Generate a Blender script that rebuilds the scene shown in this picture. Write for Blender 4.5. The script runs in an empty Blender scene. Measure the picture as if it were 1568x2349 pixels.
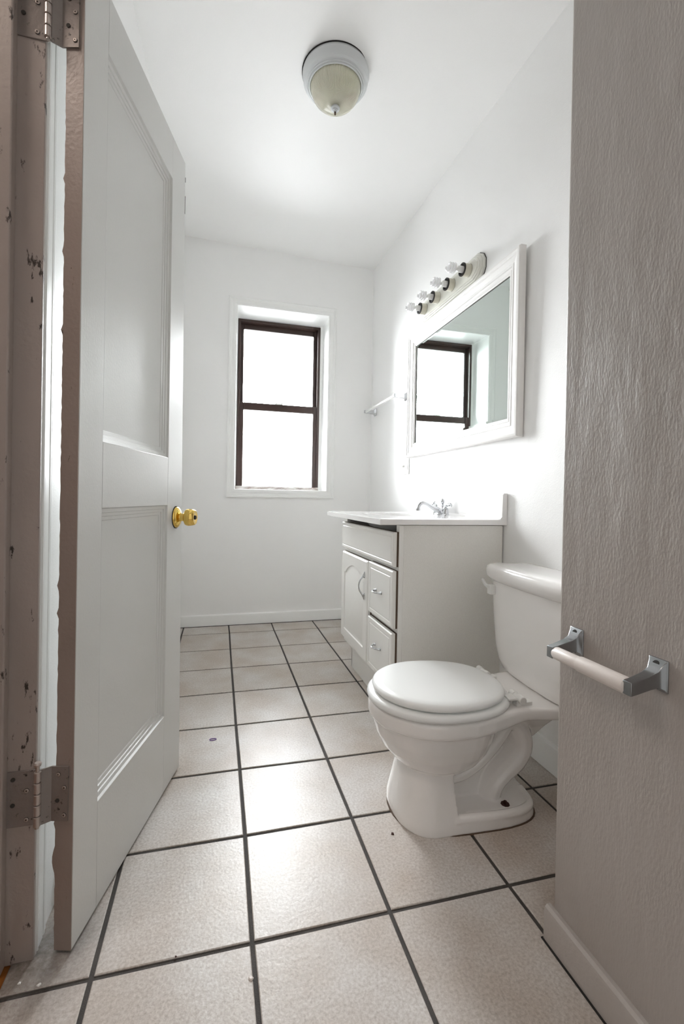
import bpy, bmesh, math, random
from mathutils import Vector, Matrix
random.seed(7)
S = 0.305                      # one floor tile in metres: all lengths below are in tiles
C = bpy.context.scene.collection
PI = math.pi

# ------------------------------------------------------------------ materials
def nodes(m):
    m.use_nodes = True
    return m.node_tree.nodes, m.node_tree.links
def mat(name, col, rough=0.5, metal=0.0, bump=None, var=None, coat=0.0, spec=0.5, trans=0.0, emit=None, stretch=None):
    """bump = list of (scale, strength, distance); var = (scale, amount, colour2)"""
    m = bpy.data.materials.new(name); n, l = nodes(m)
    b = n['Principled BSDF']
    b.inputs['Base Color'].default_value = (*col, 1)
    b.inputs['Roughness'].default_value = rough
    b.inputs['Metallic'].default_value = metal
    b.inputs['Coat Weight'].default_value = coat
    b.inputs['Coat Roughness'].default_value = 0.06
    b.inputs['Specular IOR Level'].default_value = spec
    b.inputs['Transmission Weight'].default_value = trans
    tc = n.new('ShaderNodeTexCoord')
    vec = tc.outputs['Object']
    if stretch:
        mp = n.new('ShaderNodeMapping'); mp.inputs['Scale'].default_value = stretch
        l.new(vec, mp.inputs['Vector']); vec = mp.outputs['Vector']
    if var:
        t = n.new('ShaderNodeTexNoise'); t.inputs['Scale'].default_value = var[0]; t.inputs['Detail'].default_value = 6
        l.new(vec, t.inputs['Vector'])
        r = n.new('ShaderNodeValToRGB'); r.color_ramp.elements[0].position = .35; r.color_ramp.elements[1].position = .72
        r.color_ramp.elements[0].color = (*col, 1)
        k = var[1]; r.color_ramp.elements[1].color = (*[col[i]*(1-k)+var[2][i]*k for i in range(3)], 1)
        l.new(t.outputs['Fac'], r.inputs['Fac']); l.new(r.outputs['Color'], b.inputs['Base Color'])
    prev = None
    for (sc, st, di) in (bump or []):
        t = n.new('ShaderNodeTexNoise'); t.inputs['Scale'].default_value = sc; t.inputs['Detail'].default_value = 3
        l.new(vec, t.inputs['Vector'])
        bp = n.new('ShaderNodeBump'); bp.inputs['Strength'].default_value = st; bp.inputs['Distance'].default_value = di
        l.new(t.outputs['Fac'], bp.inputs['Height'])
        if prev: l.new(prev.outputs['Normal'], bp.inputs['Normal'])
        prev = bp
    if prev: l.new(prev.outputs['Normal'], b.inputs['Normal'])
    return m

WHITE = (0.89, 0.89, 0.885)
M = {}
M['wall'] = mat('wall paint', WHITE, .42, bump=[(220, .18, .002), (9, .12, .01)])
M['ceil'] = mat('ceiling paint', (0.89, 0.89, 0.885), .45, bump=[(160, .1, .002)])
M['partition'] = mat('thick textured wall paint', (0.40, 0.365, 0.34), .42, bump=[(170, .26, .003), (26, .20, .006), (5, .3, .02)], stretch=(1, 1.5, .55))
M['trimw'] = mat('white trim paint', (0.88, 0.885, 0.875), .32, bump=[(60, .12, .002)])
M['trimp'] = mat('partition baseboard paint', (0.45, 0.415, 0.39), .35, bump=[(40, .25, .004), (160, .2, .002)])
M['doorp'] = mat('door paint', (0.70, 0.705, 0.69), .36, bump=[(240, .14, .002), (12, .10, .006)], stretch=(1, 1, .55))
M['brown'] = mat('dark brown anodised frame', (0.042, 0.024, 0.020), .38, spec=.4)
M['vanity'] = mat('white cabinet paint', (0.84, 0.83, 0.80), .33, bump=[(90, .05, .001)])
M['vanside'] = mat('cabinet side laminate', (0.82, 0.81, 0.775), .45, var=(420, .35, (.66, .64, .60)))
M['marble'] = mat('cultured marble', (0.90, 0.89, 0.885), .12, coat=.5)
M['porc'] = mat('vitreous china', (0.87, 0.855, 0.84), .14, coat=.6, var=(5, .12, (.70, .67, .64)))
M['seat'] = mat('toilet seat enamel', (0.84, 0.855, 0.85), .30, coat=.15)
M['chrome'] = mat('chrome', (0.60, 0.61, 0.63), .07, metal=1)
M['chromed'] = mat('dulled chrome', (0.34, 0.35, 0.36), .22, metal=1, var=(30, .6, (.25, .25, .26)))
M['brass'] = mat('polished brass', (0.86, 0.60, 0.16), .12, metal=1)
M['black'] = mat('black gap', (0.015, 0.013, 0.012), .8)
M['rust'] = mat('rust', (0.05, 0.015, 0.01), .8, bump=[(80, .8, .004)])
M['frame'] = mat('white mirror frame paint', (0.86, 0.85, 0.835), .3)
M['mirror'] = mat('mirror glass', (0.80, 0.88, 0.85), .015, metal=1)
M['grout'] = mat('dark grout', (0.045, 0.04, 0.037), .85, bump=[(400, .4, .002)], var=(14, .5, (.10, .09, .08)))
M['beige'] = mat('beige plastic', (0.62, 0.60, 0.51), .35)
M['plate'] = mat('light bar enamel', (0.72, 0.72, 0.66), .2, coat=.4)
M['plastic'] = mat('white plastic', (0.80, 0.80, 0.78), .3)
M['roller'] = mat('off white roller plastic', (0.72, 0.66, 0.62), .35)
M['lampw'] = mat('painted lamp base', (0.62, 0.64, 0.65), .28, coat=.2)
M['wood'] = mat('orange stained wood floor', (0.33, 0.12, 0.022), .3, stretch=(1, .08, 1), var=(60, .6, (.14, .045, .01)))
M['tube'] = mat('white lamp tube', (0.90, 0.90, 0.91), .15, coat=.4)
M['purple'] = mat('purple elastic', (0.16, 0.06, 0.30), .6)
M['crystal'] = mat('clear acrylic', (0.95, 0.96, 0.96), .03, trans=1)
M['darkbrown'] = mat('dark brown for gap shade and small parts', (0.09, 0.055, 0.035), .8)  # also paints the shade in the gaps behind the vanity fronts
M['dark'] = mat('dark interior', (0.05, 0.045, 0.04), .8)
M['alu'] = mat('weathered sill metal', (0.62, 0.60, 0.58), .35, metal=.4, var=(60, .9, (.15, .09, .07)), stretch=(.3, 1, 1))

# old jamb paint: pinkish brown with chips showing darker wood
def chipped(name, col, chip, amount, zs=.35, rough=.4):
    m = mat(name, col, rough, bump=[(120, .2, .003)])
    n, l = nodes(m); b = n['Principled BSDF']; tc = n.new('ShaderNodeTexCoord')
    mp = n.new('ShaderNodeMapping'); mp.inputs['Scale'].default_value = (1, 1, zs); l.new(tc.outputs['Object'], mp.inputs['Vector'])
    t = n.new('ShaderNodeTexNoise'); t.inputs['Scale'].default_value = 38; t.inputs['Detail'].default_value = 8; t.inputs['Roughness'].default_value = .7
    l.new(mp.outputs['Vector'], t.inputs['Vector'])
    r = n.new('ShaderNodeValToRGB'); r.color_ramp.elements[0].position = amount; r.color_ramp.elements[1].position = amount + .035
    r.color_ramp.elements[0].color = (*chip, 1); r.color_ramp.elements[1].color = (*col, 1)
    t2 = n.new('ShaderNodeTexNoise'); t2.inputs['Scale'].default_value = 6; t2.inputs['Detail'].default_value = 4; l.new(mp.outputs['Vector'], t2.inputs['Vector'])
    mx = n.new('ShaderNodeMixRGB'); mx.blend_type = 'MULTIPLY'; mx.inputs['Fac'].default_value = .35
    r2 = n.new('ShaderNodeValToRGB'); r2.color_ramp.elements[0].color = (.55, .50, .45, 1); r2.color_ramp.elements[0].position = .3; r2.color_ramp.elements[1].position = .65
    l.new(t.outputs['Fac'], r.inputs['Fac']); l.new(t2.outputs['Fac'], r2.inputs['Fac'])
    l.new(r.outputs['Color'], mx.inputs[1]); l.new(r2.outputs['Color'], mx.inputs[2]); l.new(mx.outputs[0], b.inputs['Base Color'])
    return m
M['jamb'] = chipped('old jamb paint', (0.43, 0.375, 0.345), (.05, .04, .035), .345)
M['dooredge'] = chipped('old door edge paint', (0.35, 0.285, 0.255), (.06, .04, .035), .33)
M['hinge'] = chipped('painted hinge', (0.30, 0.265, 0.25), (.05, .04, .04), .36, zs=1, rough=.45)
M['hinge'].node_tree.nodes['Principled BSDF'].inputs['Metallic'].default_value = .3
M['pinm'] = mat('worn pin metal', (0.50, 0.44, 0.41), .3, metal=.6)

# ribbed yellowed glass shade
def ribbed():
    m = mat('ribbed yellowed glass', (0.80, 0.78, 0.62), .22, coat=.4, trans=.1)
    n, l = nodes(m); b = n['Principled BSDF']; tc = n.new('ShaderNodeTexCoord')
    sp = n.new('ShaderNodeSeparateXYZ'); l.new(tc.outputs['Object'], sp.inputs[0])
    at = n.new('ShaderNodeMath'); at.operation = 'ARCTAN2'; l.new(sp.outputs['Y'], at.inputs[0]); l.new(sp.outputs['X'], at.inputs[1])
    mu = n.new('ShaderNodeMath'); mu.operation = 'MULTIPLY'; mu.inputs[1].default_value = 110; l.new(at.outputs[0], mu.inputs[0])
    si = n.new('ShaderNodeMath'); si.operation = 'SINE'; l.new(mu.outputs[0], si.inputs[0])
    bp = n.new('ShaderNodeBump'); bp.inputs['Strength'].default_value = .7; bp.inputs['Distance'].default_value = .002
    l.new(si.outputs[0], bp.inputs['Height']); l.new(bp.outputs['Normal'], b.inputs['Normal'])
    return m
M['ribbed'] = ribbed()

# mottled ceramic tile
def tilemat():
    m = mat('mottled beige ceramic tile', (.6, .56, .52), .36, spec=.5)
    n, l = nodes(m); b = n['Principled BSDF']; tc = n.new('ShaderNodeTexCoord')
    a = n.new('ShaderNodeTexNoise'); a.inputs['Scale'].default_value = 5; a.inputs['Detail'].default_value = 5; l.new(tc.outputs['Object'], a.inputs['Vector'])
    c = n.new('ShaderNodeTexNoise'); c.inputs['Scale'].default_value = 160; c.inputs['Detail'].default_value = 6; c.inputs['Roughness'].default_value = .7; l.new(tc.outputs['Object'], c.inputs['Vector'])
    r = n.new('ShaderNodeValToRGB'); e = r.color_ramp.elements
    e[0].position = .36; e[0].color = (.51, .45, .395, 1); e[1].position = .66; e[1].color = (.63, .605, .58, 1)
    l.new(a.outputs['Fac'], r.inputs['Fac'])
    r2 = n.new('ShaderNodeValToRGB'); r2.color_ramp.elements[0].position = .30; r2.color_ramp.elements[1].position = .62
    r2.color_ramp.elements[0].color = (.46, .40, .36, 1)
    l.new(c.outputs['Fac'], r2.inputs['Fac'])
    mx = n.new('ShaderNodeMixRGB'); mx.blend_type = 'MULTIPLY'; mx.inputs['Fac'].default_value = .68
    l.new(r.outputs['Color'], mx.inputs[1]); l.new(r2.outputs['Color'], mx.inputs[2]); vd = n.new('ShaderNodeVectorMath'); vd.operation = 'DISTANCE'; vd.inputs[1].default_value = (-.425, -2.06, 0); l.new(tc.outputs['Object'], vd.inputs[0])
    gm = n.new('ShaderNodeMapRange'); gm.inputs['From Min'].default_value = .02; gm.inputs['From Max'].default_value = .15; gm.inputs['To Min'].default_value = 1; gm.inputs['To Max'].default_value = 0
    l.new(vd.outputs['Value'], gm.inputs['Value'])
    gn = n.new('ShaderNodeTexNoise'); gn.inputs['Scale'].default_value = 45; gn.inputs['Detail'].default_value = 8; gn.inputs['Roughness'].default_value = .75; l.new(tc.outputs['Object'], gn.inputs['Vector'])
    g2 = n.new('ShaderNodeMath'); g2.operation = 'MULTIPLY'; l.new(gm.outputs[0], g2.inputs[0]); l.new(gn.outputs['Fac'], g2.inputs[1])
    g3 = n.new('ShaderNodeMath'); g3.operation = 'MULTIPLY'; g3.use_clamp = True; g3.inputs[1].default_value = 1.5; l.new(g2.outputs[0], g3.inputs[0])
    gx = n.new('ShaderNodeMixRGB'); gx.inputs[2].default_value = (.10, .085, .075, 1); l.new(g3.outputs[0], gx.inputs['Fac']); l.new(mx.outputs[0], gx.inputs[1])
    l.new(gx.outputs[0], b.inputs['Base Color'])
    f = n.new('ShaderNodeTexNoise'); f.inputs['Scale'].default_value = 130; f.inputs['Detail'].default_value = 2; l.new(tc.outputs['Object'], f.inputs['Vector'])
    g = n.new('ShaderNodeTexNoise'); g.inputs['Scale'].default_value = 30; l.new(tc.outputs['Object'], g.inputs['Vector'])
    b1 = n.new('ShaderNodeBump'); b1.inputs['Strength'].default_value = .16; b1.inputs['Distance'].default_value = .002; l.new(f.outputs['Fac'], b1.inputs['Height'])
    b2 = n.new('ShaderNodeBump'); b2.inputs['Strength'].default_value = .10; b2.inputs['Distance'].default_value = .004; l.new(g.outputs['Fac'], b2.inputs['Height'])
    l.new(b1.outputs['Normal'], b2.inputs['Normal']); l.new(b2.outputs['Normal'], b.inputs['Normal'])
    return m
M['tile'] = tilemat()

def glass(name, tint=(1, 1, 1), frosted=False):
    m = bpy.data.materials.new(name); n, l = nodes(m); n.clear()
    o = n.new('ShaderNodeOutputMaterial'); mix = n.new('ShaderNodeMixShader'); g = n.new('ShaderNodeBsdfGlossy'); g.inputs['Roughness'].default_value = .02
    t = n.new('ShaderNodeBsdfTransparent'); t.inputs['Color'].default_value = (*tint, 1)
    fr = n.new('ShaderNodeFresnel'); fr.inputs['IOR'].default_value = 1.45
    l.new(fr.outputs[0], mix.inputs[0])
    if frosted:
        tl = n.new('ShaderNodeBsdfTranslucent'); tl.inputs['Color'].default_value = (.95, .95, .95, 1)
        m2 = n.new('ShaderNodeMixShader'); m2.inputs[0].default_value = .40
        l.new(t.outputs[0], m2.inputs[1]); l.new(tl.outputs[0], m2.inputs[2]); l.new(m2.outputs[0], mix.inputs[1])
    else: l.new(t.outputs[0], mix.inputs[1])
    l.new(g.outputs[0], mix.inputs[2]); l.new(mix.outputs[0], o.inputs['Surface'])
    return m
M['glass'] = glass('clear window glass', (.98, .99, .99))
M['frost'] = glass('frosted window glass', (.96, .97, .97), True)

# ------------------------------------------------------------------ mesh helpers (local tile units)
def V(*a): return Vector(a)
def bx(bm, x0, y0, z0, x1, y1, z1):
    vs = [bm.verts.new((x, y, z)) for x in (x0, x1) for y in (y0, y1) for z in (z0, z1)]
    for f in ((0, 1, 3, 2), (4, 6, 7, 5), (0, 4, 5, 1), (2, 3, 7, 6), (0, 2, 6, 4), (1, 5, 7, 3)):
        bm.faces.new([vs[i] for i in f])
    return vs
def box(*a):
    bm = bmesh.new(); bx(bm, *a); return bm
def hexa(bm, pts):
    """8 points: bottom ring 4, top ring 4"""
    vs = [bm.verts.new(p) for p in pts]
    for f in ((3, 2, 1, 0), (4, 5, 6, 7), (0, 1, 5, 4), (1, 2, 6, 5), (2, 3, 7, 6), (3, 0, 4, 7)):
        bm.faces.new([vs[i] for i in f])
def loft(bm, rings, cap=True):
    rs = [[bm.verts.new(p) for p in r] for r in rings]
    n = len(rs[0])
    for a, b in zip(rs, rs[1:]):
        for i in range(n):
            bm.faces.new((a[i], a[(i+1) % n], b[(i+1) % n], b[i]))
    if cap:
        bm.faces.new(list(reversed(rs[0]))); bm.faces.new(rs[-1])
    return rs
def lathe(bm, prof, seg=32, mx=None, cap=True):
    """prof: (r, h) along +Z"""
    rings = []
    for r, h in prof:
        ring = []
        for k in range(seg):
            a = 2*PI*k/seg; p = V(r*math.cos(a), r*math.sin(a), h)
            ring.append(mx @ p if mx else p)
        rings.append(ring)
    return loft(bm, rings, cap)
def axis(o, d):
    """matrix taking +Z to direction d at point o"""
    q = Vector(d).normalized().to_track_quat('Z', 'Y')
    return Matrix.Translation(Vector(o)) @ q.to_matrix().to_4x4()
def cyl(bm, a, b, r, r2=None, seg=20):
    a = Vector(a); b = Vector(b)
    lathe(bm, [(r, 0), (r2 if r2 is not None else r, (b-a).length)], seg, axis(a, b-a))
def tube(bm, pts, rad, seg=14, sy=1.0, up=V(0, 1, 0)):
    """tube through pts (catmull refined), elliptical by sy along 'up'"""
    pts = [Vector(p) for p in pts]
    if not isinstance(rad, (list, tuple)): rad = [rad]*len(pts)
    P, Rr = [], []
    for i in range(len(pts)-1):
        p0 = pts[max(i-1, 0)]; p1 = pts[i]; p2 = pts[i+1]; p3 = pts[min(i+2, len(pts)-1)]
        for k in range(6):
            t = k/6
            P.append(.5*((2*p1)+(p2-p0)*t+(2*p0-5*p1+4*p2-p3)*t*t+(3*p1-p0-3*p2+p3)*t**3)); Rr.append(rad[i]*(1-t)+rad[i+1]*t)
    P.append(pts[-1]); Rr.append(rad[-1])
    rings = []
    for i, p in enumerate(P):
        d = (P[min(i+1, len(P)-1)]-P[max(i-1, 0)]).normalized()
        s = d.cross(up)
        if s.length < 1e-4: s = d.cross(V(1, 0, 0))
        s.normalize(); u = s.cross(d).normalized()
        rings.append([p+s*math.cos(2*PI*k/seg)*Rr[i]+u*math.sin(2*PI*k/seg)*Rr[i]*sy for k in range(seg)])
    loft(bm, rings)
def prism(bm, poly, z0, z1, mx=None):
    f = (lambda p: mx @ Vector(p)) if mx else (lambda p: Vector(p))
    loft(bm, [[f((x, y, z0)) for x, y in poly], [f((x, y, z1)) for x, y in poly]])
def frame_prof(bm, x0, z0, x1, z1, prof):
    """mitred frame in XZ plane; prof = list of (inset, depth_y) closed loop running outside->inside; out of wall is +Y"""
    n = len(prof); rings = []
    for cx, cz, sx, sz in ((x0, z0, 1, 1), (x1, z0, -1, 1), (x1, z1, -1, -1), (x0, z1, 1, -1)):
        rings.append([bm.verts.new((cx+sx*i, d, cz+sz*i)) for i, d in prof])
    for k in range(4):
        a = rings[k]; b = rings[(k+1) % 4]
        for i in range(n):
            bm.faces.new((a[i], a[(i+1) % n], b[(i+1) % n], b[i]))
def obj(name, bm, m, parent=None, loc=None, rotz=0, bevel=0, seg=2, smooth=False, ang=35):
    bmesh.ops.recalc_face_normals(bm, faces=bm.faces)
    bm.transform(Matrix.Scale(S, 4))
    me = bpy.data.meshes.new(name); bm.to_mesh(me); bm.free()
    o = bpy.data.objects.new(name, me); C.objects.link(o)
    for mm in (m if isinstance(m, (list, tuple)) else [m]): me.materials.append(mm)
    if loc is not None: o.location = Vector(loc)*S
    o.rotation_euler.z = rotz
    if parent: o.parent = parent
    if bevel:
        b = o.modifiers.new('bevel', 'BEVEL'); b.width = bevel*S; b.segments = seg; b.limit_method = 'ANGLE'; b.angle_limit = math.radians(40)
    if smooth or bevel:
        me.polygons.foreach_set('use_smooth', [True]*len(me.polygons))
        try: me.set_sharp_from_angle(angle=math.radians(ang))
        except Exception: pass
    return o
def thing(name, label, cat, loc, rotz=0, group=None, kind=None):
    o = bpy.data.objects.new(name, None); C.objects.link(o); o.location = Vector(loc)*S; o.rotation_euler.z = rotz
    o.empty_display_size = .05
    if label: o['label'] = label
    if cat: o['category'] = cat
    if group: o['group'] = group
    if kind: o['kind'] = kind
    return o
def tag(o, label=None, cat=None, group=None, kind=None):
    for k, v in (('label', label), ('category', cat), ('group', group), ('kind', kind)):
        if v: o[k] = v
    return o
def struct(o, label=None): return tag(o, label, None, None, 'structure')
def copy_tree(o, parent=None):
    c = o.copy(); C.objects.link(c)
    if parent: c.parent = parent
    for ch in list(o.children): copy_tree(ch, c)
    return c

# ------------------------------------------------------------------ room surfaces
def cz(x): return 8.88+.026*(1.2-x)                    # slightly sagging ceiling
def wx(y, z):                                          # right wall, a little out of plumb
    t = (.745-y)/7.345; return 3.46+t*(.17*z/8.88-.05)
LW = [(-1.11, 1.2), (-1.12, .68), (-1.36, -4.0), (-1.41, -6.77)]   # left wall line
H = 9.3

# floor: grout bed and tiles
bm = bmesh.new(); bx(bm, -1.52, -12.2, -.12, 3.9, .95, -.010)
nb = len(bm.faces)
g = .0155
rows = [1, 0, -1, -2, -3, -4, -5, -6, -7, -8, -9, -10, -11, -12, -13]
cols = [-2, -1, 0, 1, 2, 3, 4]
def jit(i, j): r = random.Random(i*31+j*7); return r.uniform(-.006, .006), r.uniform(-.006, .006)
rowoff = {0: .06, -4: -.02, -5: -.02, -6: -.01}
def node(i, j):
    a, b = jit(i, j); return i+a, j+b+rowoff.get(j, 0)
for i, i2 in zip(cols, cols[1:]):
    for j, j2 in zip(rows, rows[1:]):
        p = [node(i, j2), node(i2, j2), node(i2, j), node(i, j)]
        lo = (-1.52, -12.2); hi = (3.9, .95)
        gg = [(g, g), (-g, g), (-g, -g), (g, -g)]
        q = [(min(max(x+a, lo[0]), hi[0]), min(max(y+b, lo[1]), hi[1])) for (x, y), (a, b) in zip(p, gg)]
        if q[1][0]-q[0][0] < .03 or q[3][1]-q[0][1] < .03: continue
        w = .006; gi = [(w, w), (-w, w), (-w, -w), (w, -w)]
        q2 = [(x+a, y+b) for (x, y), (a, b) in zip(q, gi)]
        loft(bm, [[V(x, y, -.02) for x, y in q], [V(x, y, -.004) for x, y in q], [V(x, y, 0) for x, y in q2]])
bmesh.ops.recalc_face_normals(bm, faces=bm.faces)
bm.faces.ensure_lookup_table()
for k in range(6, len(bm.faces)): bm.faces[k].material_index = 1
fl = struct(obj('floor', bm, [M['grout'], M['tile']]), 'beige square ceramic tile floor with dark grout')
struct(obj('floor', box(-5, -12.2, -.14, -1.525, .9, -.015), M['wood']), 'orange stained wood floor beyond the doorway')

# ceiling
bm = bmesh.new()
hexa(bm, [(-1.75, -12.2, cz(-1.75)), (4.2, -12.2, cz(4.2)), (4.2, 1.2, cz(4.2)), (-1.75, 1.2, cz(-1.75)),
          (-1.75, -12.2, 9.6), (4.2, -12.2, 9.6), (4.2, 1.2, 9.6), (-1.75, 1.2, 9.6)])
struct(obj('ceiling', bm, M['ceil']), 'plain white painted ceiling')

# back (window) wall with opening; slight angle to the tile grid
FA = .0135; FAr = math.atan(FA)
WY = .70
bw = thing('wall_back', None, None, (0, WY, 0), FAr, kind='structure')
bm = bmesh.new()
OX0, OX1, OZ0, OZ1 = .085, 2.335, 3.17, 7.53; TH = 1.25
bx(bm, -1.5, 0, -.1, OX0, TH, H); bx(bm, OX1, 0, -.1, 4.0, TH, H)
bx(bm, OX0, 0, -.1, OX1, TH, OZ0); bx(bm, OX0, 0, OZ1, OX1, TH, H)
bw_o = obj('wall_back', bm, M['wall'], None, (0, WY, 0), FAr); struct(bw_o, 'white wall with the window')
bpy.data.objects.remove(bw)

# right wall (twisted grid)
bm = bmesh.new(); N = 8
def wgrid(bm, f, ys, zs, off):
    a = [[bm.verts.new((f(y, z), y, z)) for z in zs] for y in ys]; b = [[bm.verts.new((f(y, z)+off, y, z)) for z in zs] for y in ys]
    ny, nz = len(ys), len(zs)
    for i in range(ny-1):
        for j in range(nz-1):
            bm.faces.new((a[i][j], a[i+1][j], a[i+1][j+1], a[i][j+1])); bm.faces.new((b[i][j], b[i][j+1], b[i+1][j+1], b[i+1][j]))
    for i in range(ny-1):
        bm.faces.new((a[i][0], b[i][0], b[i+1][0], a[i+1][0])); bm.faces.new((a[i][-1], a[i+1][-1], b[i+1][-1], b[i][-1]))
    for j in range(nz-1):
        bm.faces.new((a[0][j], a[0][j+1], b[0][j+1], b[0][j])); bm.faces.new((a[-1][j], b[-1][j], b[-1][j+1], a[-1][j+1]))
ys = [.9-i*(8.4+.1)/N for i in range(N+1)]; zs = [-.1+j*9.4/N for j in range(N+1)]
wgrid(bm, wx, ys, zs, .45)
struct(obj('wall_right', bm, M['wall'], smooth=True), 'white wall behind the vanity and toilet')

# left wall behind the door
bm = bmesh.new()
poly = LW + [(-1.85, -6.77), (-1.85, 1.2)]
prism(bm, poly, -.1, H)
struct(obj('wall_left', bm, M['wall']), 'white wall behind the open door')
# partition with the paper holder
PX = 2.01; PY = -7.46
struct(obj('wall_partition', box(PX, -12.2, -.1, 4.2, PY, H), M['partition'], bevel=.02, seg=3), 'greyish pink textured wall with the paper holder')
# wall over / beyond the doorway and behind the camera
bm = bmesh.new(); bx(bm, -1.85, -8.95, 6.78, -1.42, -6.765, H); bx(bm, -1.85, -12.2, -.1, -1.42, -8.95, H)
struct(obj('wall_doorway', bm, M['wall']), 'wall around the doorway')
struct(obj('wall_front', box(-2, -12.6, -.1, 4.2, -12.2, H), M['wall']), 'wall behind the camera')
# hall
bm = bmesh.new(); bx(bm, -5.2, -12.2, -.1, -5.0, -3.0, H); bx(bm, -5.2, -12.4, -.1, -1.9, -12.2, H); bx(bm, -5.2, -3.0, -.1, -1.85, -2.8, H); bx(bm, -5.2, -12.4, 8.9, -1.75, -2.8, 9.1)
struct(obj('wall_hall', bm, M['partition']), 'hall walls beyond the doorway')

# baseboards
def bb_prof(t, h):                                   # (out, up)
    return [(0, 0), (t, 0), (t, h*.80), (t*.85, h*.93), (t*.5, h), (0, h)]
def baseboard(name, a, b, out, t, h, m, label, dz=0.006):
    a = Vector(a); b = Vector(b); o = Vector(out).normalized()
    bm = bmesh.new()
    loft(bm, [[V(*(p+o*x), z+dz) for x, z in bb_prof(t, h)] for p in (a, b)])
    return struct(obj(name, bm, m, smooth=True, ang=30), label)
baseboard('baseboard_back', (-1.11, WY-.015), (3.44, WY+.045), (0, -1), .05, .255, M['trimw'], 'white baseboard below the window')
baseboard('baseboard_right', (wx(-4.9, 0)+.01, -4.9), (wx(PY, 0)+.01, PY), (-1, 0), .06, .31, M['trimw'], 'white baseboard behind the toilet')
baseboard('baseboard_right', (wx(.72, 0), .68), (wx(-2.2, 0), -2.1), (-1, 0), .05, .26, M['trimw'], 'white baseboard beyond the vanity')
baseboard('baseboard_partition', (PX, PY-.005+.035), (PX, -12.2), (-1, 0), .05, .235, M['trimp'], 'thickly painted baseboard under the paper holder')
baseboard('baseboard_left', (-1.12, .65), (-1.405, -6.3), (1, -.03), .045, .255, M['trimw'], 'white baseboard behind the door')
# dark dirt joint lines along the baseboards
bm = bmesh.new(); bx(bm, PX-.062, -12.2, -.001, PX-.045, PY+.04, .007); struct(obj('trim_1', bm, M['black']), 'dark open joint under the near baseboard')
bm = bmesh.new(); loft(bm, [[V(x, WY+x*FA-.068, -.001), V(x, WY+x*FA-.04, -.001), V(x, WY+x*FA-.04, .008), V(x, WY+x*FA-.068, .008)] for x in (-1.1, 3.4)])
struct(obj('trim_2', bm, M['black']), 'dark open joint under the far baseboard')

# ------------------------------------------------------------------ window
win = thing('window_1', 'tall white-cased window with brown double-hung sashes', None, (0, WY, 0), FAr, kind='structure')
def yf(bm): bmesh.ops.scale(bm, vec=(1, -1, 1), verts=bm.verts); return bm      # helper frames are authored with +Y out of the wall; flip to face -Y
bm = bmesh.new()
frame_prof(bm, -.115, 3.00, 2.495, 7.71, [(0, 0), (0, .035), (.02, .045), (.045, .045), (.055, .037), (.075, .036), (.085, .028), (.15, .028), (.165, .022), (.19, .022), (.20, 0)])
obj('window_casing', yf(bm), M['trimw'], win, smooth=True, ang=20)
# reveal liner
bm = bmesh.new()
frame_prof(bm, OX0-.01, OZ0-.01, OX1+.01, OZ1+.01, [(0, .0), (0.012, .0), (0.012, -1.22), (0, -1.22)])
obj('reveal', yf(bm), M['trimw'], win)
# stop strip right of the brown frame
BY = .78
bm = bmesh.new(); bx(bm, 2.255, BY-.03, OZ0, OX1, BY+.2, OZ1); bx(bm, OX0, BY-.03, OZ0, .14, BY+.2, OZ1)
obj('side_stop', bm, M['trimw'], win)
bx0, bx1, bz0, bz1 = .145, 2.27, 3.20, 7.50
bm = bmesh.new()
frame_prof(bm, bx0, bz0, bx1, bz1, [(0, 0), (0, .03), (.012, .05), (.07, .05), (.07, -.22), (0, -.22)]); yf(bm)
bmesh.ops.translate(bm, verts=bm.verts, vec=(0, BY, 0))
obj('window_frame', bm, M['brown'], win, bevel=.006)
zmid = 5.30
def sash(name, z0, z1, y, top, bot, side, gm, gname):
    bm = bmesh.new()
    x0, x1 = bx0+.04, bx1-.04
    bx(bm, x0, y, z0, x0+side, y+.09, z1); bx(bm, x1-side, y, z0, x1, y+.09, z1)
    bx(bm, x0+side, y, z0, x1-side, y+.09, z0+bot); bx(bm, x0+side, y, z1-top, x1-side, y+.09, z1)
    s = obj(name, bm, M['brown'], win, bevel=.012)
    obj(gname, box(x0+side-.01, y+.035, z0+bot-.01, x1-side+.01, y+.05, z1-top+.01), gm, s)
    return s
up = sash('upper_sash', zmid-.02, bz1-.06, BY+.11, .14, .10, .115, M['glass'], 'pane')
lo = sash('lower_sash', bz0+.045, zmid+.11, BY-.02, .185, .035, .125, M['frost'], 'frosted_pane')
bm = bmesh.new(); bx(bm, bx0-.02, BY-.06, bz0-.02, bx1+.0, BY+.02, bz0+.09); bx(bm, bx0, BY-.09, bz0-.03, bx1, BY-.04, bz0+.02)
obj('bottom_track', bm, M['alu'], win, bevel=.006)
bm = bmesh.new(); bx(bm, 1.10, BY-.05, zmid+.10, 1.30, BY+.02, zmid+.125); bx(bm, 1.26, BY-.06, zmid+.12, 1.30, BY, zmid+.16); bx(bm, 1.12, BY-.045, zmid+.12, 1.16, BY, zmid+.135)
obj('sash_lock', bm, M['plastic'], win, bevel=.004)

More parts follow.
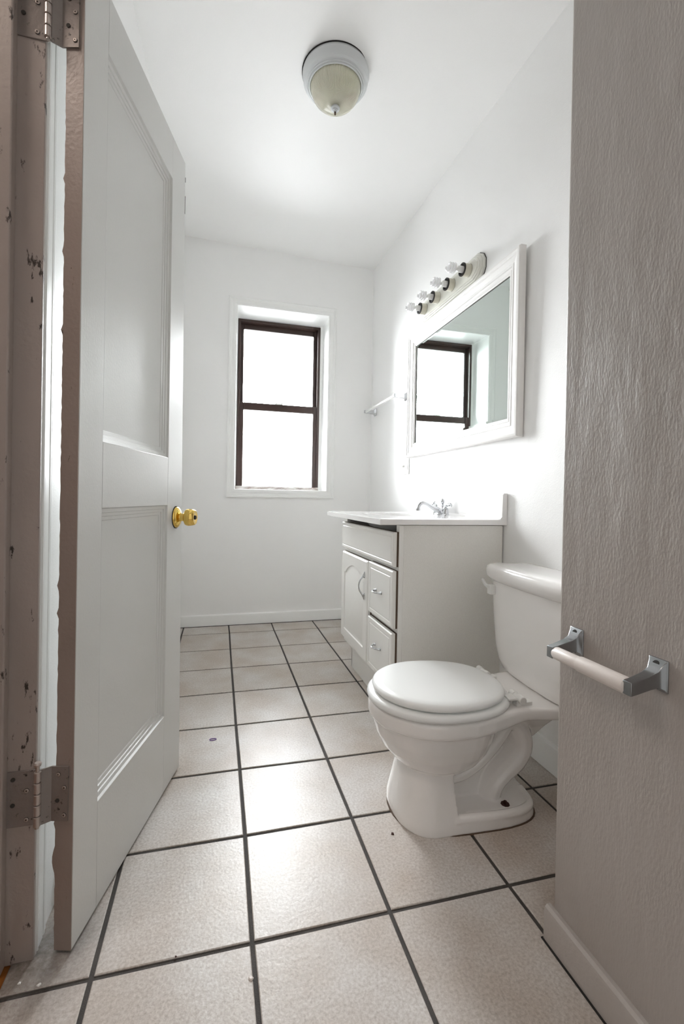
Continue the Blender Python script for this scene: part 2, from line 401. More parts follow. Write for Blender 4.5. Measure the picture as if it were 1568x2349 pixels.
# ------------------------------------------------------------------ doorway frame (hinge side) and threshold
bm = bmesh.new()
bx(bm, -1.86, -6.79, -.01, -1.395, -6.755, 6.80)
jb = obj('trim_3', bm, M['jamb'], bevel=.006); struct(jb, 'old pinkish door jamb with chipped paint')
bm = bmesh.new(); bx(bm, -1.75, -6.86, -.01, -1.555, -6.785, 6.8)
struct(obj('trim_4', bm, M['jamb'], bevel=.01), 'chipped door stop along the jamb')
bm = bmesh.new(); bx(bm, -1.86, -8.98, -.01, -1.395, -8.94, 6.8); bx(bm, -1.86, -8.98, 6.76, -1.395, -6.76, 6.80)
struct(obj('trim_5', bm, M['jamb'], bevel=.006), 'latch side jamb and head of the doorway')
bm = bmesh.new()  # fluted casing on the bathroom side of the wall, seen through the hinge gap
prof = [(-6.765, -1.43), (-6.765, -1.395), (-6.752, -1.390), (-6.742, -1.399), (-6.732, -1.389), (-6.722, -1.389), (-6.715, -1.400), (-6.705, -1.393), (-6.640, -1.392), (-6.630, -1.400), (-6.618, -1.391), (-6.604, -1.391), (-6.594, -1.402), (-6.580, -1.396), (-6.566, -1.398), (-6.560, -1.43)]
loft(bm, [[V(x, y, z) for y, x in prof] for z in (.0, 6.95)])
struct(obj('trim_6', bm, M['trimw'], smooth=True, ang=25), 'moulded white door casing seen through the hinge gap')
# dark scuffed dirt along the foot of the casing
# ------------------------------------------------------------------ door leaf
DA = (-1.168, -6.80); DD = Vector((.254, .967)).normalized(); dang = math.atan2(DD.y, DD.x)
DW = 2.02; DZ0, DZ1 = .022, 6.62; DT = .118
door = thing('door_1', 'open white two-panel door with brass knob', None, (DA[0], DA[1], 0), dang, kind='structure')
# local: x along the leaf from the hinge edge, y = thickness (leaf occupies y 0..DT, camera side face is y=0... which faces -Y local)
bm = bmesh.new()
px0, px1 = .30, 1.56
pan = [(.80, 2.93), (3.41, 6.20)]
# stiles and rails
bx(bm, 0, 0, DZ0, px0, DT, DZ1)
for v in bx(bm, px1, 0, DZ0, DW, DT, DZ1):
    if v.co.x > 1.9 and v.co.z > 3: v.co.x -= .10
for z0, z1 in ((DZ0, pan[0][0]), (pan[0][1], pan[1][0]), (pan[1][1], DZ1)): bx(bm, px0, 0, z0, px1, DT, z1)
leaf = obj('door_leaf', bm, M['doorp'], door, bevel=.004)
for z0, z1 in pan: obj('panel', box(px0-.01, .056, z0-.01, px1+.01, DT-.030, z1+.01), M['doorp'], leaf)
mld = [(0, 0.001), (.006, .020), (.034, .025), (.038, .034), (.062, .038), (.066, .046), (.092, .049), (.097, .055), (.105, .057), (.105, .062), (0, .062)]
for z0, z1 in pan:
    bm = bmesh.new(); frame_prof(bm, px0, z0, px1, z1, mld); obj('panel_moulding', bm, M['doorp'], leaf, smooth=True, ang=20)
bm = bmesh.new(); bx(bm, -.006, 0.003, DZ0, .0015, DT-.003, DZ1); bmesh.ops.subdivide_edges(bm, edges=[e for e in bm.edges if abs(e.verts[0].co.z-e.verts[1].co.z) > 1], cuts=180)
rr = random.Random(3)
for v in bm.verts:
    if v.co.y > DT*.5 and v.co.x < 0.0: v.co.y += (rr.uniform(-.002, .003) + (.022*math.exp(-((v.co.z-.62)/.07)**2)) + (.010 if rr.random() < .04 else 0))
obj('hinge_edge', bm, M['dooredge'], leaf)
bm = bmesh.new(); lathe(bm, [(.112, -.002), (.112, .012), (.104, .026), (.074, .042), (.05, .048), (.05, .052)], 40, axis((1.80, 0, 2.80), (0, -1, 0)))
ros = obj('knob_rosette', bm, M['brass'], door, smooth=True)
bm = bmesh.new(); lathe(bm, [(.119, 0.0), (.119, .006)], 40, axis((1.80, 0, 2.80), (0, -1, 0))); obj('rosette_gap', bm, M['black'], ros)
bm = bmesh.new(); lathe(bm, [(.042, .04), (.040, .075), (.042, .088), (.060, .095), (.082, .108), (.091, .13), (.089, .16), (.080, .200), (.072, .208), (.048, .208), (.03, .202), (0.012, .202)], 40, axis((1.80, 0, 2.80), (0, -1, 0)))
kb = obj('knob', bm, M['brass'], ros, smooth=True)
bm = bmesh.new(); lathe(bm, [(.022, .198), (.022, .212), (.016, .215)], 20, axis((1.80, 0, 2.80), (0, -1, 0))); obj('keyhole', bm, M['dark'], ros)
bm = bmesh.new(); bx(bm, DW-.002, .03, 2.62, DW+.004, .09, 2.98); obj('latch_plate', bm, M['brass'], door)
for z, h in ((6.42, .05), (6.08, .19)): obj('paint_chip', box(DW-.10, -.002, z, DW-.092, .03, z+h), M['dark'], door)

# hinges: jamb leaf, door leaf plate, knuckles and pin
def hinge(z0, z1, label):
    h = thing('door_hinge', label, 'hinge', (-1.375, -6.82, z0), 0, 'painted door hinges')
    hh = z1-z0
    a = obj('jamb_leaf', box(-.195, .022, 0, -.005, .032, hh), M['hinge'], h, bevel=.004)
    # door side plate lies on the hinge edge of the leaf: plane through DA perpendicular to DD
    nrm = V(-DD.x, -DD.y); tr = V(-DD.y, DD.x)     # tr = thickness direction away from camera face
    E0 = V(DA[0]+1.375, DA[1]+6.82)
    def pt(t, o, z): p = E0+tr*t+nrm*o; return (p.x, p.y, z)
    bm = bmesh.new(); hexa(bm, [pt(.03, .008, 0), pt(DT+.02, .008, 0), pt(DT+.02, .018, 0), pt(.03, .018, 0), pt(.03, .008, hh), pt(DT+.02, .008, hh), pt(DT+.02, .018, hh), pt(.03, .018, hh)])
    # strip linking plate to the knuckle
    p = pt(DT+.02, .018, 0); q = pt(DT+.02, .008, 0)
    hexa(bm, [(p[0], p[1], 0), (q[0], q[1], 0), (.012, .022, 0), (.0, .002, 0), (p[0], p[1], hh), (q[0], q[1], hh), (.012, .022, hh), (.0, .002, hh)])
    b = obj('door_plate', bm, M['hinge'], h)
    def screw(par, mx, hole):
        bm = bmesh.new()
        if hole: lathe(bm, [(.013, 0), (.013, .0045), (.011, .005)], 16, mx)
        else:
            lathe(bm, [(.015, 0), (.015, .0015), (.0135, .0015), (.0135, .004), (.009, .006), (.0045, .006), (.0045, .0035)], 16, mx)
            for f in bm.faces:
                ds = [(mx.inverted() @ v.co) for v in f.verts]
                if max(math.hypot(d.x, d.y) for d in ds) < .005 or min(math.hypot(d.x, d.y) for d in ds) > .0134: f.material_index = 1
        obj('screw_hole' if hole else 'screw', bm, [M['dark'], M['dark']] if hole else [M['pinm'], M['dark']], par)
    for k, (fx, fz) in enumerate(((.75, .86), (.35, .64), (.75, .40), (.35, .12))):
        screw(a, axis((-.195*fx, .022, hh*fz), (0, -1, 0)), k in (0, 2))
    for k, (ft, fz) in enumerate(((.62, .86), (.28, .62), (.66, .38), (.28, .12))):
        screw(b, axis(V(*pt(DT*ft+.02, .018, hh*fz)), (nrm.x, nrm.y, 0)), k == 2)
    n = 5
    for k in range(n):
        bm = bmesh.new(); lathe(bm, [(.018, hh*k/n+.003), (.021, hh*k/n+.006), (.021, hh*(k+1)/n-.006), (.018, hh*(k+1)/n-.003)], 20)
        obj('knuckle', bm, M['pinm'], h, smooth=True)
    bm = bmesh.new(); lathe(bm, [(.012, -.01), (.012, hh+.03), (.02, hh+.035), (.024, hh+.048), (.018, hh+.056)], 16)
    obj('hinge_pin', bm, M['pinm'], h, smooth=True)
    return h
hinge(.885, 1.245, 'paint-covered lower door hinge near the floor')
hinge(5.93, 6.29, 'pinkish upper door hinge at the top of the picture')

# ------------------------------------------------------------------ vanity cabinet
VY0, VY1 = -4.78, -2.32; VX = 1.95; VB = 3.44; VZ = 2.70
van = thing('vanity_cabinet', 'white bathroom vanity cabinet with arched door and two drawers', 'cabinet', (2.7, -3.55, 0))
ox, oy = 2.7, -3.55
def vb(bm, x0, y0, z0, x1, y1, z1): bx(bm, x0-ox, y0-oy, z0, x1-ox, y1-oy, z1)
for y0 in (VY0, VY1-.05):
    bm = bmesh.new(); vb(bm, VX+.06, y0, .505, VB, y0+.05, VZ); vb(bm, 2.10, y0, 0, VB, y0+.05, .51)
    obj('side_panel', bm, M['vanside'], van, bevel=.003)
bm = bmesh.new(); vb(bm, VB-.03, VY0+.05, 0, VB, VY1-.05, VZ); obj('back_panel', bm, M['vanside'], van)
bm = bmesh.new(); vb(bm, VX+.03, VY0+.05, .50, VB-.03, VY1-.05, .55); obj('bottom_panel', bm, M['vanside'], van)
# cut the toe notch by building the carcass front above it
bm = bmesh.new()
vb(bm, VX, VY0, .50, VX+.06, VY0+.10, VZ); vb(bm, VX, VY1-.10, .50, VX+.06, VY1, VZ)
vb(bm, VX, VY0+.10, .50, VX+.06, VY1-.10, .60); vb(bm, VX, VY0+.10, 2.06, VX+.06, VY1-.10, 2.24); vb(bm, VX, -3.90, .60, VX+.06, -3.72, 2.06)
vb(bm, VX, VY0+.10, 1.28, VX+.06, -3.90, 1.42)
obj('face_frame', bm, M['vanity'], van, bevel=.004)
bm = bmesh.new(); vb(bm, 2.10, VY0+.02, 0, 2.15, VY1-.02, .52)
obj('toe_kick', bm, M['vanity'], van)
def raised(y0, y1, z0, z1, name, m, x=VX, t=.055, inset=.10, arch=False, label=None, tilt=0):
    bm = bmesh.new()
    # slab with routed panel: facing -X.  build in (y,z) then extrude to -x
    def P(a, b, d): return V(x-d-tilt*(z1-b)*0-ox, a-oy, b)
    outer = [(y0, z0), (y1, z0), (y1, z1), (y0, z1)]
    e = .02
    loops = []
    def arch_loop(i, d):
        a0, a1, b0, b1 = y0+i, y1-i, z0+i, z1-i
        pts = [(a0, b0), (a1, b0)]
        if arch:
            sh = .17; n = 14
            pts.append((a1, b1-sh)); pts.append((a1-.06*(a1-a0), b1-sh))
            for k in range(n+1):
                u = k/n; yy = a1-.06*(a1-a0)-u*.88*(a1-a0); pts.append((yy, b1-sh+sh*math.sin(PI*u)**.8))
            pts.append((a0, b1-sh))
        else:
            for (p, q) in (((a1, b0), (a1, b1)), ((a1, b1), (a0, b1))):
                for k in range(1, 7): pts.append((p[0]+(q[0]-p[0])*k/6, p[1]+(q[1]-p[1])*k/6))
            pts.append((a0, b0+(b1-b0)*.5)); pts.append((a0, b0+(b1-b0)*.25))
            pts = pts[:2+12+2]
        return [P(a, b, d) for a, b in pts]
    ring0 = arch_loop(inset, t)
    n = len(ring0)
    def rect_like(i, d):
        out = []
        for p in ring0:
            a, b = p.y+oy, p.z
            ca, cb = (y0+y1)/2, (z0+z1)/2
            hx, hz = (y1-y0)/2-inset, (z1-z0)/2-inset
            u, v = (a-ca)/hx, (b-cb)/hz
            m_ = max(abs(u), abs(v)) or 1
            u, v = u/m_, v/m_
            out.append(P(ca+u*((y1-y0)/2-i), cb+v*((z1-z0)/2-i), d))
        return out
    # corners need real vertices in the outer loops
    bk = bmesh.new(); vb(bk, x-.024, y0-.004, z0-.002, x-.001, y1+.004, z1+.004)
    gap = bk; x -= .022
    rings = [rect_like(0, 0), rect_like(0, t-e), rect_like(e, t), arch_loop(inset, t), arch_loop(inset+.012, t-.016), arch_loop(inset+.035, t-.016), arch_loop(inset+.075, t-.004)]
    if not arch:
        e2 = .012
        rings = [rect_like(0, 0), rect_like(0, t-e2), rect_like(e2, t), rect_like(inset-.012, t), rect_like(inset-.004, t-.006), rect_like(inset+.004, t-.006), rect_like(inset+.012, t)]
    loft(bm, rings)
    o = obj(name, bm, m, van, smooth=True, ang=18)
    obj('gap_shade_backing', gap, M['darkbrown'], o)  # near-black backing plate stands in for shade in the gap behind the front
    if label: o['label'] = label
    return o
def pull(parent, c, vert, L=.26):
    """arched chrome pull centred at (y,z)"""
    y, z = c; x = VX-.077
    def q(s, out): return (x-out-ox, (y if vert else y+s)-oy, z+s if vert else z)
    bm = bmesh.new()
    tube(bm, [q(-L*.5, .018), q(-L*.38, .035), q(-L*.2, .075), q(0, .088), q(L*.2, .075), q(L*.38, .035), q(L*.5, .018)], [.010, .014, .012, .010, .012, .014, .010], 10, up=V(0, 0, 1) if not vert else V(0, 1, 0))
    for s in (-1, 1):
        lathe(bm, [(.022, 0), (.024, .008), (.015, .016), (.018, .026), (.012, .034)], 16, axis(q(s*L*.40, -.002), (-1, 0, 0)))
        if vert:
            tube(bm, [q(s*L*.42, .008), q(s*L*.52, .010), q(s*L*.62, .006)], [.014, .012, .005], 8, up=V(0, 1, 0))
    return obj('pull_handle', bm, M['chrome'], parent, smooth=True)
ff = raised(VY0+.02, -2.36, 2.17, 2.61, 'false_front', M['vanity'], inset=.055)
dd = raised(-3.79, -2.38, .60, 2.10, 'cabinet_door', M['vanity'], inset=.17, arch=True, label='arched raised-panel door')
pull(dd, (-3.66, 1.72), True, .34)
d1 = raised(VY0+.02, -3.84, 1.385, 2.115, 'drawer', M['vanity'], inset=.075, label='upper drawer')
pull(d1, (-4.28, 1.76), False)
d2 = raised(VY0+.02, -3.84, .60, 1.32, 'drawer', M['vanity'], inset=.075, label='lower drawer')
pull(d2, (-4.28, 1.00), False)

# vanity top with integral basin
CX0, CX1, CY0, CY1, CZ0, CZ1 = 1.665, 3.462, -4.84, -2.06, 2.71, 2.79
vt = thing('countertop', 'white cultured marble countertop with backsplash on the vanity', 'countertop', (2.7, -3.45, CZ0))
def vv(x, y, z): return V(x-2.7, y+3.45, z-CZ0)
bm = bmesh.new()
nx, ny = 40, 56
bc = (2.46, -3.45); ra, rb, dep = .50, .74, .42
G = []
for i in range(nx+1):
    row = []
    for j in range(ny+1):
        x = CX0+(CX1-CX0)*i/nx; y = CY0+(CY1-CY0)*j/ny
        r = math.hypot((x-bc[0])/ra, (y-bc[1])/rb)
        z = CZ1
        if r < 1: z = CZ1-dep*(1-r**3.2)
        if i in (0, nx) or j in (0, ny): z = CZ1-.012
        row.append(bm.verts.new(vv(x, y, z)))
    G.append(row)
for i in range(nx):
    for j in range(ny): bm.faces.new((G[i][j], G[i+1][j], G[i+1][j+1], G[i][j+1]))
# skirt and underside ring
edge = [G[i][0] for i in range(nx+1)]+[G[nx][j] for j in range(1, ny+1)]+[G[i][ny] for i in range(nx-1, -1, -1)]+[G[0][j] for j in range(ny-1, 0, -1)]
low = [bm.verts.new((v.co.x, v.co.y, 0)) for v in edge]
for k in range(len(edge)): k2 = (k+1) % len(edge); bm.faces.new((edge[k], edge[k2], low[k2], low[k]))
inn = [bm.verts.new((v.co.x*.72-.07, v.co.y*.62, 0)) for v in edge]
for k in range(len(edge)): k2 = (k+1) % len(edge); bm.faces.new((low[k], low[k2], inn[k2], inn[k]))
obj('counter_basin', bm, M['marble'], vt, smooth=True, ang=40)
bm = bmesh.new()
poly = [(CX1-.085, CZ1-.02), (CX1-.10, CZ1-.0), (CX1-.075, CZ1+.03), (CX1-.065, 3.12), (CX1-.055, 3.135), (CX1-.002, 3.135), (CX1-.002, CZ1-.02)]
loft(bm, [[vv(x, y, z) for x, z in poly] for y in (CY0+.002, CY1-.002)])
obj('backsplash', bm, M['marble'], vt, smooth=True, ang=30)
bm = bmesh.new(); lathe(bm, [(.05, .0), (.055, .012), (.02, .014)], 20, Matrix.Translation(vv(2.46, -3.45, CZ1-dep))); obj('drain', bm, M['chrome'], vt, smooth=True)

# faucet
FX, FY = 3.24, -3.42
fc = thing('faucet', 'chrome faucet with clear ball handles on the vanity top', 'faucet', (FX, FY, CZ1))
bm = bmesh.new()
pl = []
for k in range(32):
    a = 2*PI*k/32; pl.append((.085*math.cos(a), (.22 if abs(math.sin(a)) else 0)*math.sin(a)))
loft(bm, [[V(x*s, y*s, z) for x, y in pl] for s, z in ((1, 0), (1.0, .014), (.93, .026), (.6, .034))])
obj('base_plate', bm, M['chrome'], fc, smooth=True)
bm = bmesh.new()
tube(bm, [(-.02, 0, .02), (-.05, 0, .07), (-.15, 0, .115), (-.24, 0, .165), (-.31, 0, .185), (-.37, 0, .165), (-.395, 0, .12), (-.40, 0, .09)], [.055, .05, .036, .028, .026, .027, .029, .03], 16)
lathe(bm, [(.034, 0), (.034, .035), (.028, .038)], 18, Matrix.Translation((-.40, 0, .062)))
obj('spout', bm, M['chrome'], fc, smooth=True)
bm = bmesh.new(); lathe(bm, [(.012, .03), (.012, .13), (.02, .14), (.022, .16), (.014, .17), (.030, .19), (.034, .22), (.026, .25), (.010, .262)], 18, Matrix.Translation((.03, 0, 0)))
obj('lift_rod', bm, M['chrome'], fc, smooth=True)
for s in (-1, 1):
    bm = bmesh.new(); lathe(bm, [(.052, .015), (.052, .03), (.046, .06), (.044, .10), (.03, .12), (.022, .13), (.024, .15), (.016, .16)], 22, Matrix.Translation((.0, s*.155, 0)))
    hb = obj('valve_body', bm, M['chrome'], fc, smooth=True)
    bm = bmesh.new(); o = V(0.0, s*.155, .145); d = V(.25, s*.96, .12) if s < 0 else V(.1, s*.9, .25)
    lathe(bm, [(.014, 0), (.016, .02), (.036, .04), (.046, .07), (.044, .09), (.034, .11), (.014, .115)], 14, axis(o, d))
    obj('ball_handle', bm, M['crystal'], hb, smooth=True)
    bm = bmesh.new(); lathe(bm, [(.010, 0), (.010, .10), (.016, .11), (.016, .118)], 10, axis(o, d)); obj('handle_core', bm, M['chrome'], hb, smooth=True)

# ------------------------------------------------------------------ objects on the right wall
def wall_thing(name, label, cat, y, z, off=0, group=None):
    x = wx(y, z)
    a = math.atan2(1.0, (wx(y+1, z)-wx(y, z)))
    return thing(name, label, cat, (x-off, y, z), a, group)
# mirror: local x toward the window, local y out of the wall
MY0, MY1, MZ0, MZ1 = -5.11, -1.68, 3.86, 6.30
mc = (MY0+MY1)/2
mr = wall_thing('wall_mirror', 'large white-framed rectangular mirror above the vanity', 'mirror', mc, MZ0)
hl = (MY1-MY0)/2; mh = MZ1-MZ0
FWm = .27
bm = bmesh.new()
frame_prof(bm, -hl, 0, hl, mh, [(0, 0.006), (0, .085), (.012, .105), (.04, .110), (.055, .098), (.075, .098), (.085, .086), (.15, .070), (.165, .078), (.185, .078), (.195, .062), (.215, .058), (.225, .064), (.245, .064), (.258, .05), (.27, .046), (.27, .006)])
obj('mirror_frame', bm, M['frame'], mr, smooth=True, ang=15)
# bevelled mirror glass
bm = bmesh.new(); x0, x1, z0, z1 = -hl+FWm-.02, hl-FWm+.02, FWm-.02, mh-FWm+.02
def rc(i, y): return [V(x0+i, y, z0+i), V(x1-i, y, z0+i), V(x1-i, y, z1-i), V(x0+i, y, z1-i)]
loft(bm, [rc(0, .008), rc(0, .030), rc(.06, .0318)])
obj('mirror_glass', bm, M['mirror'], mr)
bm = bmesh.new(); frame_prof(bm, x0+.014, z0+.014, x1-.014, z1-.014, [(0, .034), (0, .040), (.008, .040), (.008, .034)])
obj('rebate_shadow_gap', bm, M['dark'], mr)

# light bar
LY, LZ = -3.14, 6.34
lb = wall_thing('vanity_light', 'white four-socket vanity light bar above the mirror', 'lamp', LY, LZ)
hl2 = 1.02; hb2 = .44
def octo(i, y):
    a, b = hl2-i, hb2/2-i; c = .16
    pts = [(-a+c, -b), (a-c, -b), (a-c*.35, -b*.72), (a, -b*.3), (a, b*.3), (a-c*.35, b*.72), (a-c, b), (-a+c, b), (-a+c*.35, b*.72), (-a, b*.3), (-a, -b*.3), (-a+c*.35, -b*.72)]
    return [V(x, y, z+hb2/2) for x, z in pts]
bm = bmesh.new()
loft(bm, [octo(0, .004), octo(0, .03), octo(.012, .045), octo(.03, .045), octo(.036, .065), octo(.05, .07), octo(.056, .088), octo(.075, .092), octo(.082, .108), octo(.10, .112)])
obj('backplate', bm, M['plate'], lb, smooth=True, ang=15)
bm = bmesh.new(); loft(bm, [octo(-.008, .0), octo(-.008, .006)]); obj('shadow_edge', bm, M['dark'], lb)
sock = None
for k in range(4):
    x = -.735+k*.49
    if k == 0:
        bm = bmesh.new(); lathe(bm, [(.096, .11), (.096, .225), (.088, .23), (.082, .222), (.060, .15)], 28, axis((0, 0, hb2/2), (0, 1, 0)))
        so = obj('lamp_socket', bm, M['beige'], lb, smooth=True)
        bm = bmesh.new(); lathe(bm, [(.099, .218), (.099, .234), (.076, .234), (.076, .20)], 28, axis((0, 0, hb2/2), (0, 1, 0))); obj('socket_ring', bm, M['black'], so, smooth=True)
        bm = bmesh.new(); lathe(bm, [(.098, .108), (.098, .114)], 28, axis((0, 0, hb2/2), (0, 1, 0))); obj('socket_collar', bm, M['dark'], so)
        bm = bmesh.new(); lathe(bm, [(.050, .16), (.050, .28), (.044, .30), (.024, .31), (.022, .345)], 22, axis((0, 0, hb2/2), (0, 1, 0)))
        bu = obj('light_bulb', bm, M['plastic'], lb, smooth=True)
        bm = bmesh.new(); pts = []
        for q in range(41):
            u = q/40; a = u*2*PI*3.1; r = .062 if u < .8 else .062*(1-(u-.8)*2.2)
            pts.append((r*math.cos(a), .345+.135*u, hb2/2+r*math.sin(a)))
        pts = [(.02, .32, hb2/2)]+pts
        tube(bm, pts, .0165, 8, up=V(0, 1, 0)); obj('spiral_tube', bm, M['tube'], bu, smooth=True)
        so.location.x = x*S; bu.location.x = x*S; protos = (so, bu)
    else:
        for p in protos:
            c = copy_tree(p, lb); c.location.x = x*S

# towel bar
tb = wall_thing('towel_bar', 'chrome and clear square towel bar between mirror and window', 'towel bar', -.50, 5.10)
for s in (-1, 1):
    bm = bmesh.new(); x = s*.93
    loft(bm, [[V(x-a, y, -b+.06), V(x+a, y, -b+.06), V(x+a, y, b+.06), V(x-a, y, b+.06)] for a, b, y in ((.075, .085, 0.0), (.075, .085, .015), (.035, .05, .06), (.026, .036, .20), (.028, .036, .30))])
    obj('post', bm, M['chrome'], tb, bevel=.004)
obj('bar', box(-.93, .245, .035, .93, .285, .082), M['plastic'], tb, bevel=.004)

# combination switch and outlet plate
sw = wall_thing('switch_outlet', 'white switch and outlet plate below the mirror corner', 'outlet', -1.47, 3.54)
obj('cover_plate', box(-.17, 0, 0, .17, .018, .36), M['plastic'], sw, bevel=.006)
bm = bmesh.new()
for x in (-.085,): bx(bm, x-.05, .017, .07, x+.05, .026, .29)
obj('receptacle', bm, M['plastic'], sw, bevel=.01)
for z in (.12, .22):
    for x in (-.10, -.075): obj('slot', box(x, .025, z-.012, x+.006, .027, z+.012), M['dark'], sw)
bm = bmesh.new(); hexa(bm, [(.07, .015, .15), (.10, .015, .15), (.10, .04, .145), (.07, .04, .145), (.07, .015, .20), (.10, .015, .20), (.10, .055, .175), (.07, .055, .175)])
obj('toggle', bm, M['plastic'], sw)

# ------------------------------------------------------------------ toilet
TX, TY = 2.92, -6.06; TR = math.radians(-3)
wc = thing('toilet', 'white two-piece toilet with closed lid beside the vanity', 'toilet', (TX, TY, 0), TR)
def sup(xf, xb, w, z, n=40, pf=2.0, pb=2.6, cx=None):
    """plan ring: superellipse, front exponent pf, back exponent pb"""
    c = cx if cx is not None else xf+(xb-xf)*.46
    r = []
    for k in range(n):
        a = 2*PI*k/n; ca, sa = math.cos(a), math.sin(a)
        e = pb if ca > 0 else pf
        L = (xb-c) if ca > 0 else (c-xf)
        x = c+L*(1 if ca > 0 else -1)*abs(ca)**(2/e); y = w*(1 if sa > 0 else -1)*abs(sa)**(2/e)
        r.append(V(x-TX, y, z))
    return r
bm = bmesh.new()
# foot
loft(bm, [sup(1.40, 2.82, .44, -.008, pf=2.3, pb=3.6, cx=2.0), sup(1.405, 2.815, .435, .09, pf=2.3, pb=3.6, cx=2.0), sup(1.42, 2.79, .41, .115, pf=2.3, pb=3.6, cx=2.0)])
# raised lip of the foot
lip = sup(1.45, 2.79, .355, .10, pf=2.3, pb=3.6, cx=2.0)
cl = [lip[k] for k in range(len(lip))]
for s in (1, -1):
    pts = [V(1.88-TX, s*.385, .105), V(2.2-TX, s*.390, .10), V(2.45-TX, s*.385, .10), V(2.62-TX, s*.350, .10), V(2.735-TX, s*.26, .10), V(2.775-TX, s*.05, .10)]
    tube(bm, pts, [.05, .045, .042, .040, .036, .03], 10, up=V(0, 0, 1))
# pedestal column with a flat back
def ped(z, xf, xb, w, r=2.3):
    ring = []
    n = 28
    for k in range(n+1):
        a = PI/2+PI*k/n; ca, sa = math.cos(a), math.sin(a)
        ring.append(V(xf+(xb-xf)*.62*(1-abs(ca)**(2/r))-TX, w*(1 if sa > 0 else -1)*abs(sa)**(2/r), z))
    ring.append(V(xb-TX, -w, z)); ring.append(V(xb-TX, w, z))
    return ring
loft(bm, [ped(-.008, 1.40, 1.93, .44), ped(.06, 1.40, 1.92, .435), ped(.25, 1.445, 1.90, .395), ped(.45, 1.49, 1.885, .36), ped(.60, 1.52, 1.88, .35), ped(.72, 1.54, 1.88, .34)])
# bowl
loft(bm, [sup(1.66, 2.05, .20, .40), sup(1.54, 2.15, .31, .46), sup(1.41, 2.25, .40, .55), sup(1.31, 2.33, .465, .66), sup(1.25, 2.38, .505, .78), sup(1.215, 2.41, .53, .90), sup(1.205, 2.42, .535, .99)])
# rim band and rear deck
def rimring(z, e, we=0):
    pts = []
    prof = [(1.80, .575), (2.0, .565), (2.2, .52), (2.35, .465), (2.5, .425), (2.62, .415), (2.74, .44), (2.86, .475), (3.0, .49), (3.22, .49)]
    up_ = []
    for k in range(0, 13):
        a = PI/2*k/12; up_.append((1.80-.625*math.cos(a), .575*math.sin(a)))
    up_ += prof[1:]
    full = [(x, y) for x, y in up_]+[(x, -y) for x, y in reversed(up_[1:])]
    cx_ = 2.1
    for x, y in full:
        d = math.hypot(x-cx_, y) or 1
        zz = z
        if z < .98 and x > 2.3:
            u = min(1, (x-2.3)/.5); zz = z+.06*u*u*(3-2*u)
        pts.append(V(x-(x-cx_)/d*e-TX, y-y/d*e, zz))
    return pts
loft(bm, [rimring(.92, .045), rimring(.935, .012), rimring(.96, 0), rimring(1.045, 0), rimring(1.07, .012), rimring(1.085, .05)])
# deck support wedge
loft(bm, [[V(x-TX, y*w, z) for x, y in ((xa, -1), (xb, -1), (xb, 1), (xa, 1))] for z, xa, xb, w in ((.64, 2.80, 2.88, .10), (.76, 2.72, 2.97, .15), (.97, 2.60, 3.08, .30), (1.0, 2.60, 3.10, .36))])
# inner web and trapway
loft(bm, [[V(x-TX, y, z) for x, y in ((1.85, -w), (xe, -w), (xe, w), (1.85, w))] for z, xe, w in ((.05, 2.5, .10), (.35, 2.45, .06), (.60, 2.6, .05), (.80, 2.7, .06))])
tube(bm, [(1.82-TX, 0, .33), (2.05-TX, 0, .375), (2.24-TX, 0, .48), (2.38-TX, 0, .61), (2.48-TX, 0, .73), (2.55-TX, 0, .84)], [.09, .10, .10, .10, .10, .10], 18, sy=2.3)
tube(bm, [(2.46-TX, 0, .87), (2.62-TX, 0, .84), (2.715-TX, 0, .71), (2.73-TX, 0, .57), (2.66-TX, 0, .44), (2.53-TX, 0, .33), (2.43-TX, 0, .22), (2.38-TX, 0, .05)], [.12, .125, .125, .125, .125, .12, .12, .12], 18, sy=1.95)
o = obj('bowl', bm, M['porc'], wc)
cb = bmesh.new(); loft(cb, [sup(1.385, 2.835, .452, -.004, pf=2.3, pb=3.6, cx=2.0), sup(1.39, 2.83, .448, .006, pf=2.3, pb=3.6, cx=2.0)]); obj('foot_joint', cb, M['darkbrown'], wc)
r = o.modifiers.new('remesh', 'REMESH'); r.mode = 'VOXEL'; r.voxel_size = .0027; r.use_smooth_shade = True
sm = o.modifiers.new('smooth', 'SMOOTH'); sm.factor = .5; sm.iterations = 8

bm = bmesh.new()
def oval(e, z): return sup(1.165+e, 2.56-e, .59-e, z, n=64, pf=2.05, pb=2.25, cx=1.80)
loft(bm, [oval(.03, 1.085), oval(.006, 1.095), oval(0, 1.115), oval(.006, 1.14), oval(.03, 1.156), oval(.07, 1.162)])
obj('seat', bm, M['seat'], wc, smooth=True, ang=60)
def oval2(e, z): return [V(p.x, p.y, p.z) for p in sup(1.215+e, 2.50-e, .565-e, z, n=64, pf=2.05, pb=2.25, cx=1.82)]
bm = bmesh.new(); loft(bm, [oval2(.03, 1.172), oval2(.006, 1.180), oval2(0, 1.198), oval2(.01, 1.222), oval2(.035, 1.238), oval2(.09, 1.247), oval2(.25, 1.251), oval2(.45, 1.253)])
obj('lid', bm, M['seat'], wc, smooth=True, ang=60)
for s in (-1, 1):
    bm = bmesh.new(); lathe(bm, [(.02, 1.165), (.02, 1.195)], 12, Matrix.Translation((1.38-TX, .18*s, 0))); obj('bumper', bm, M['plastic'], wc)
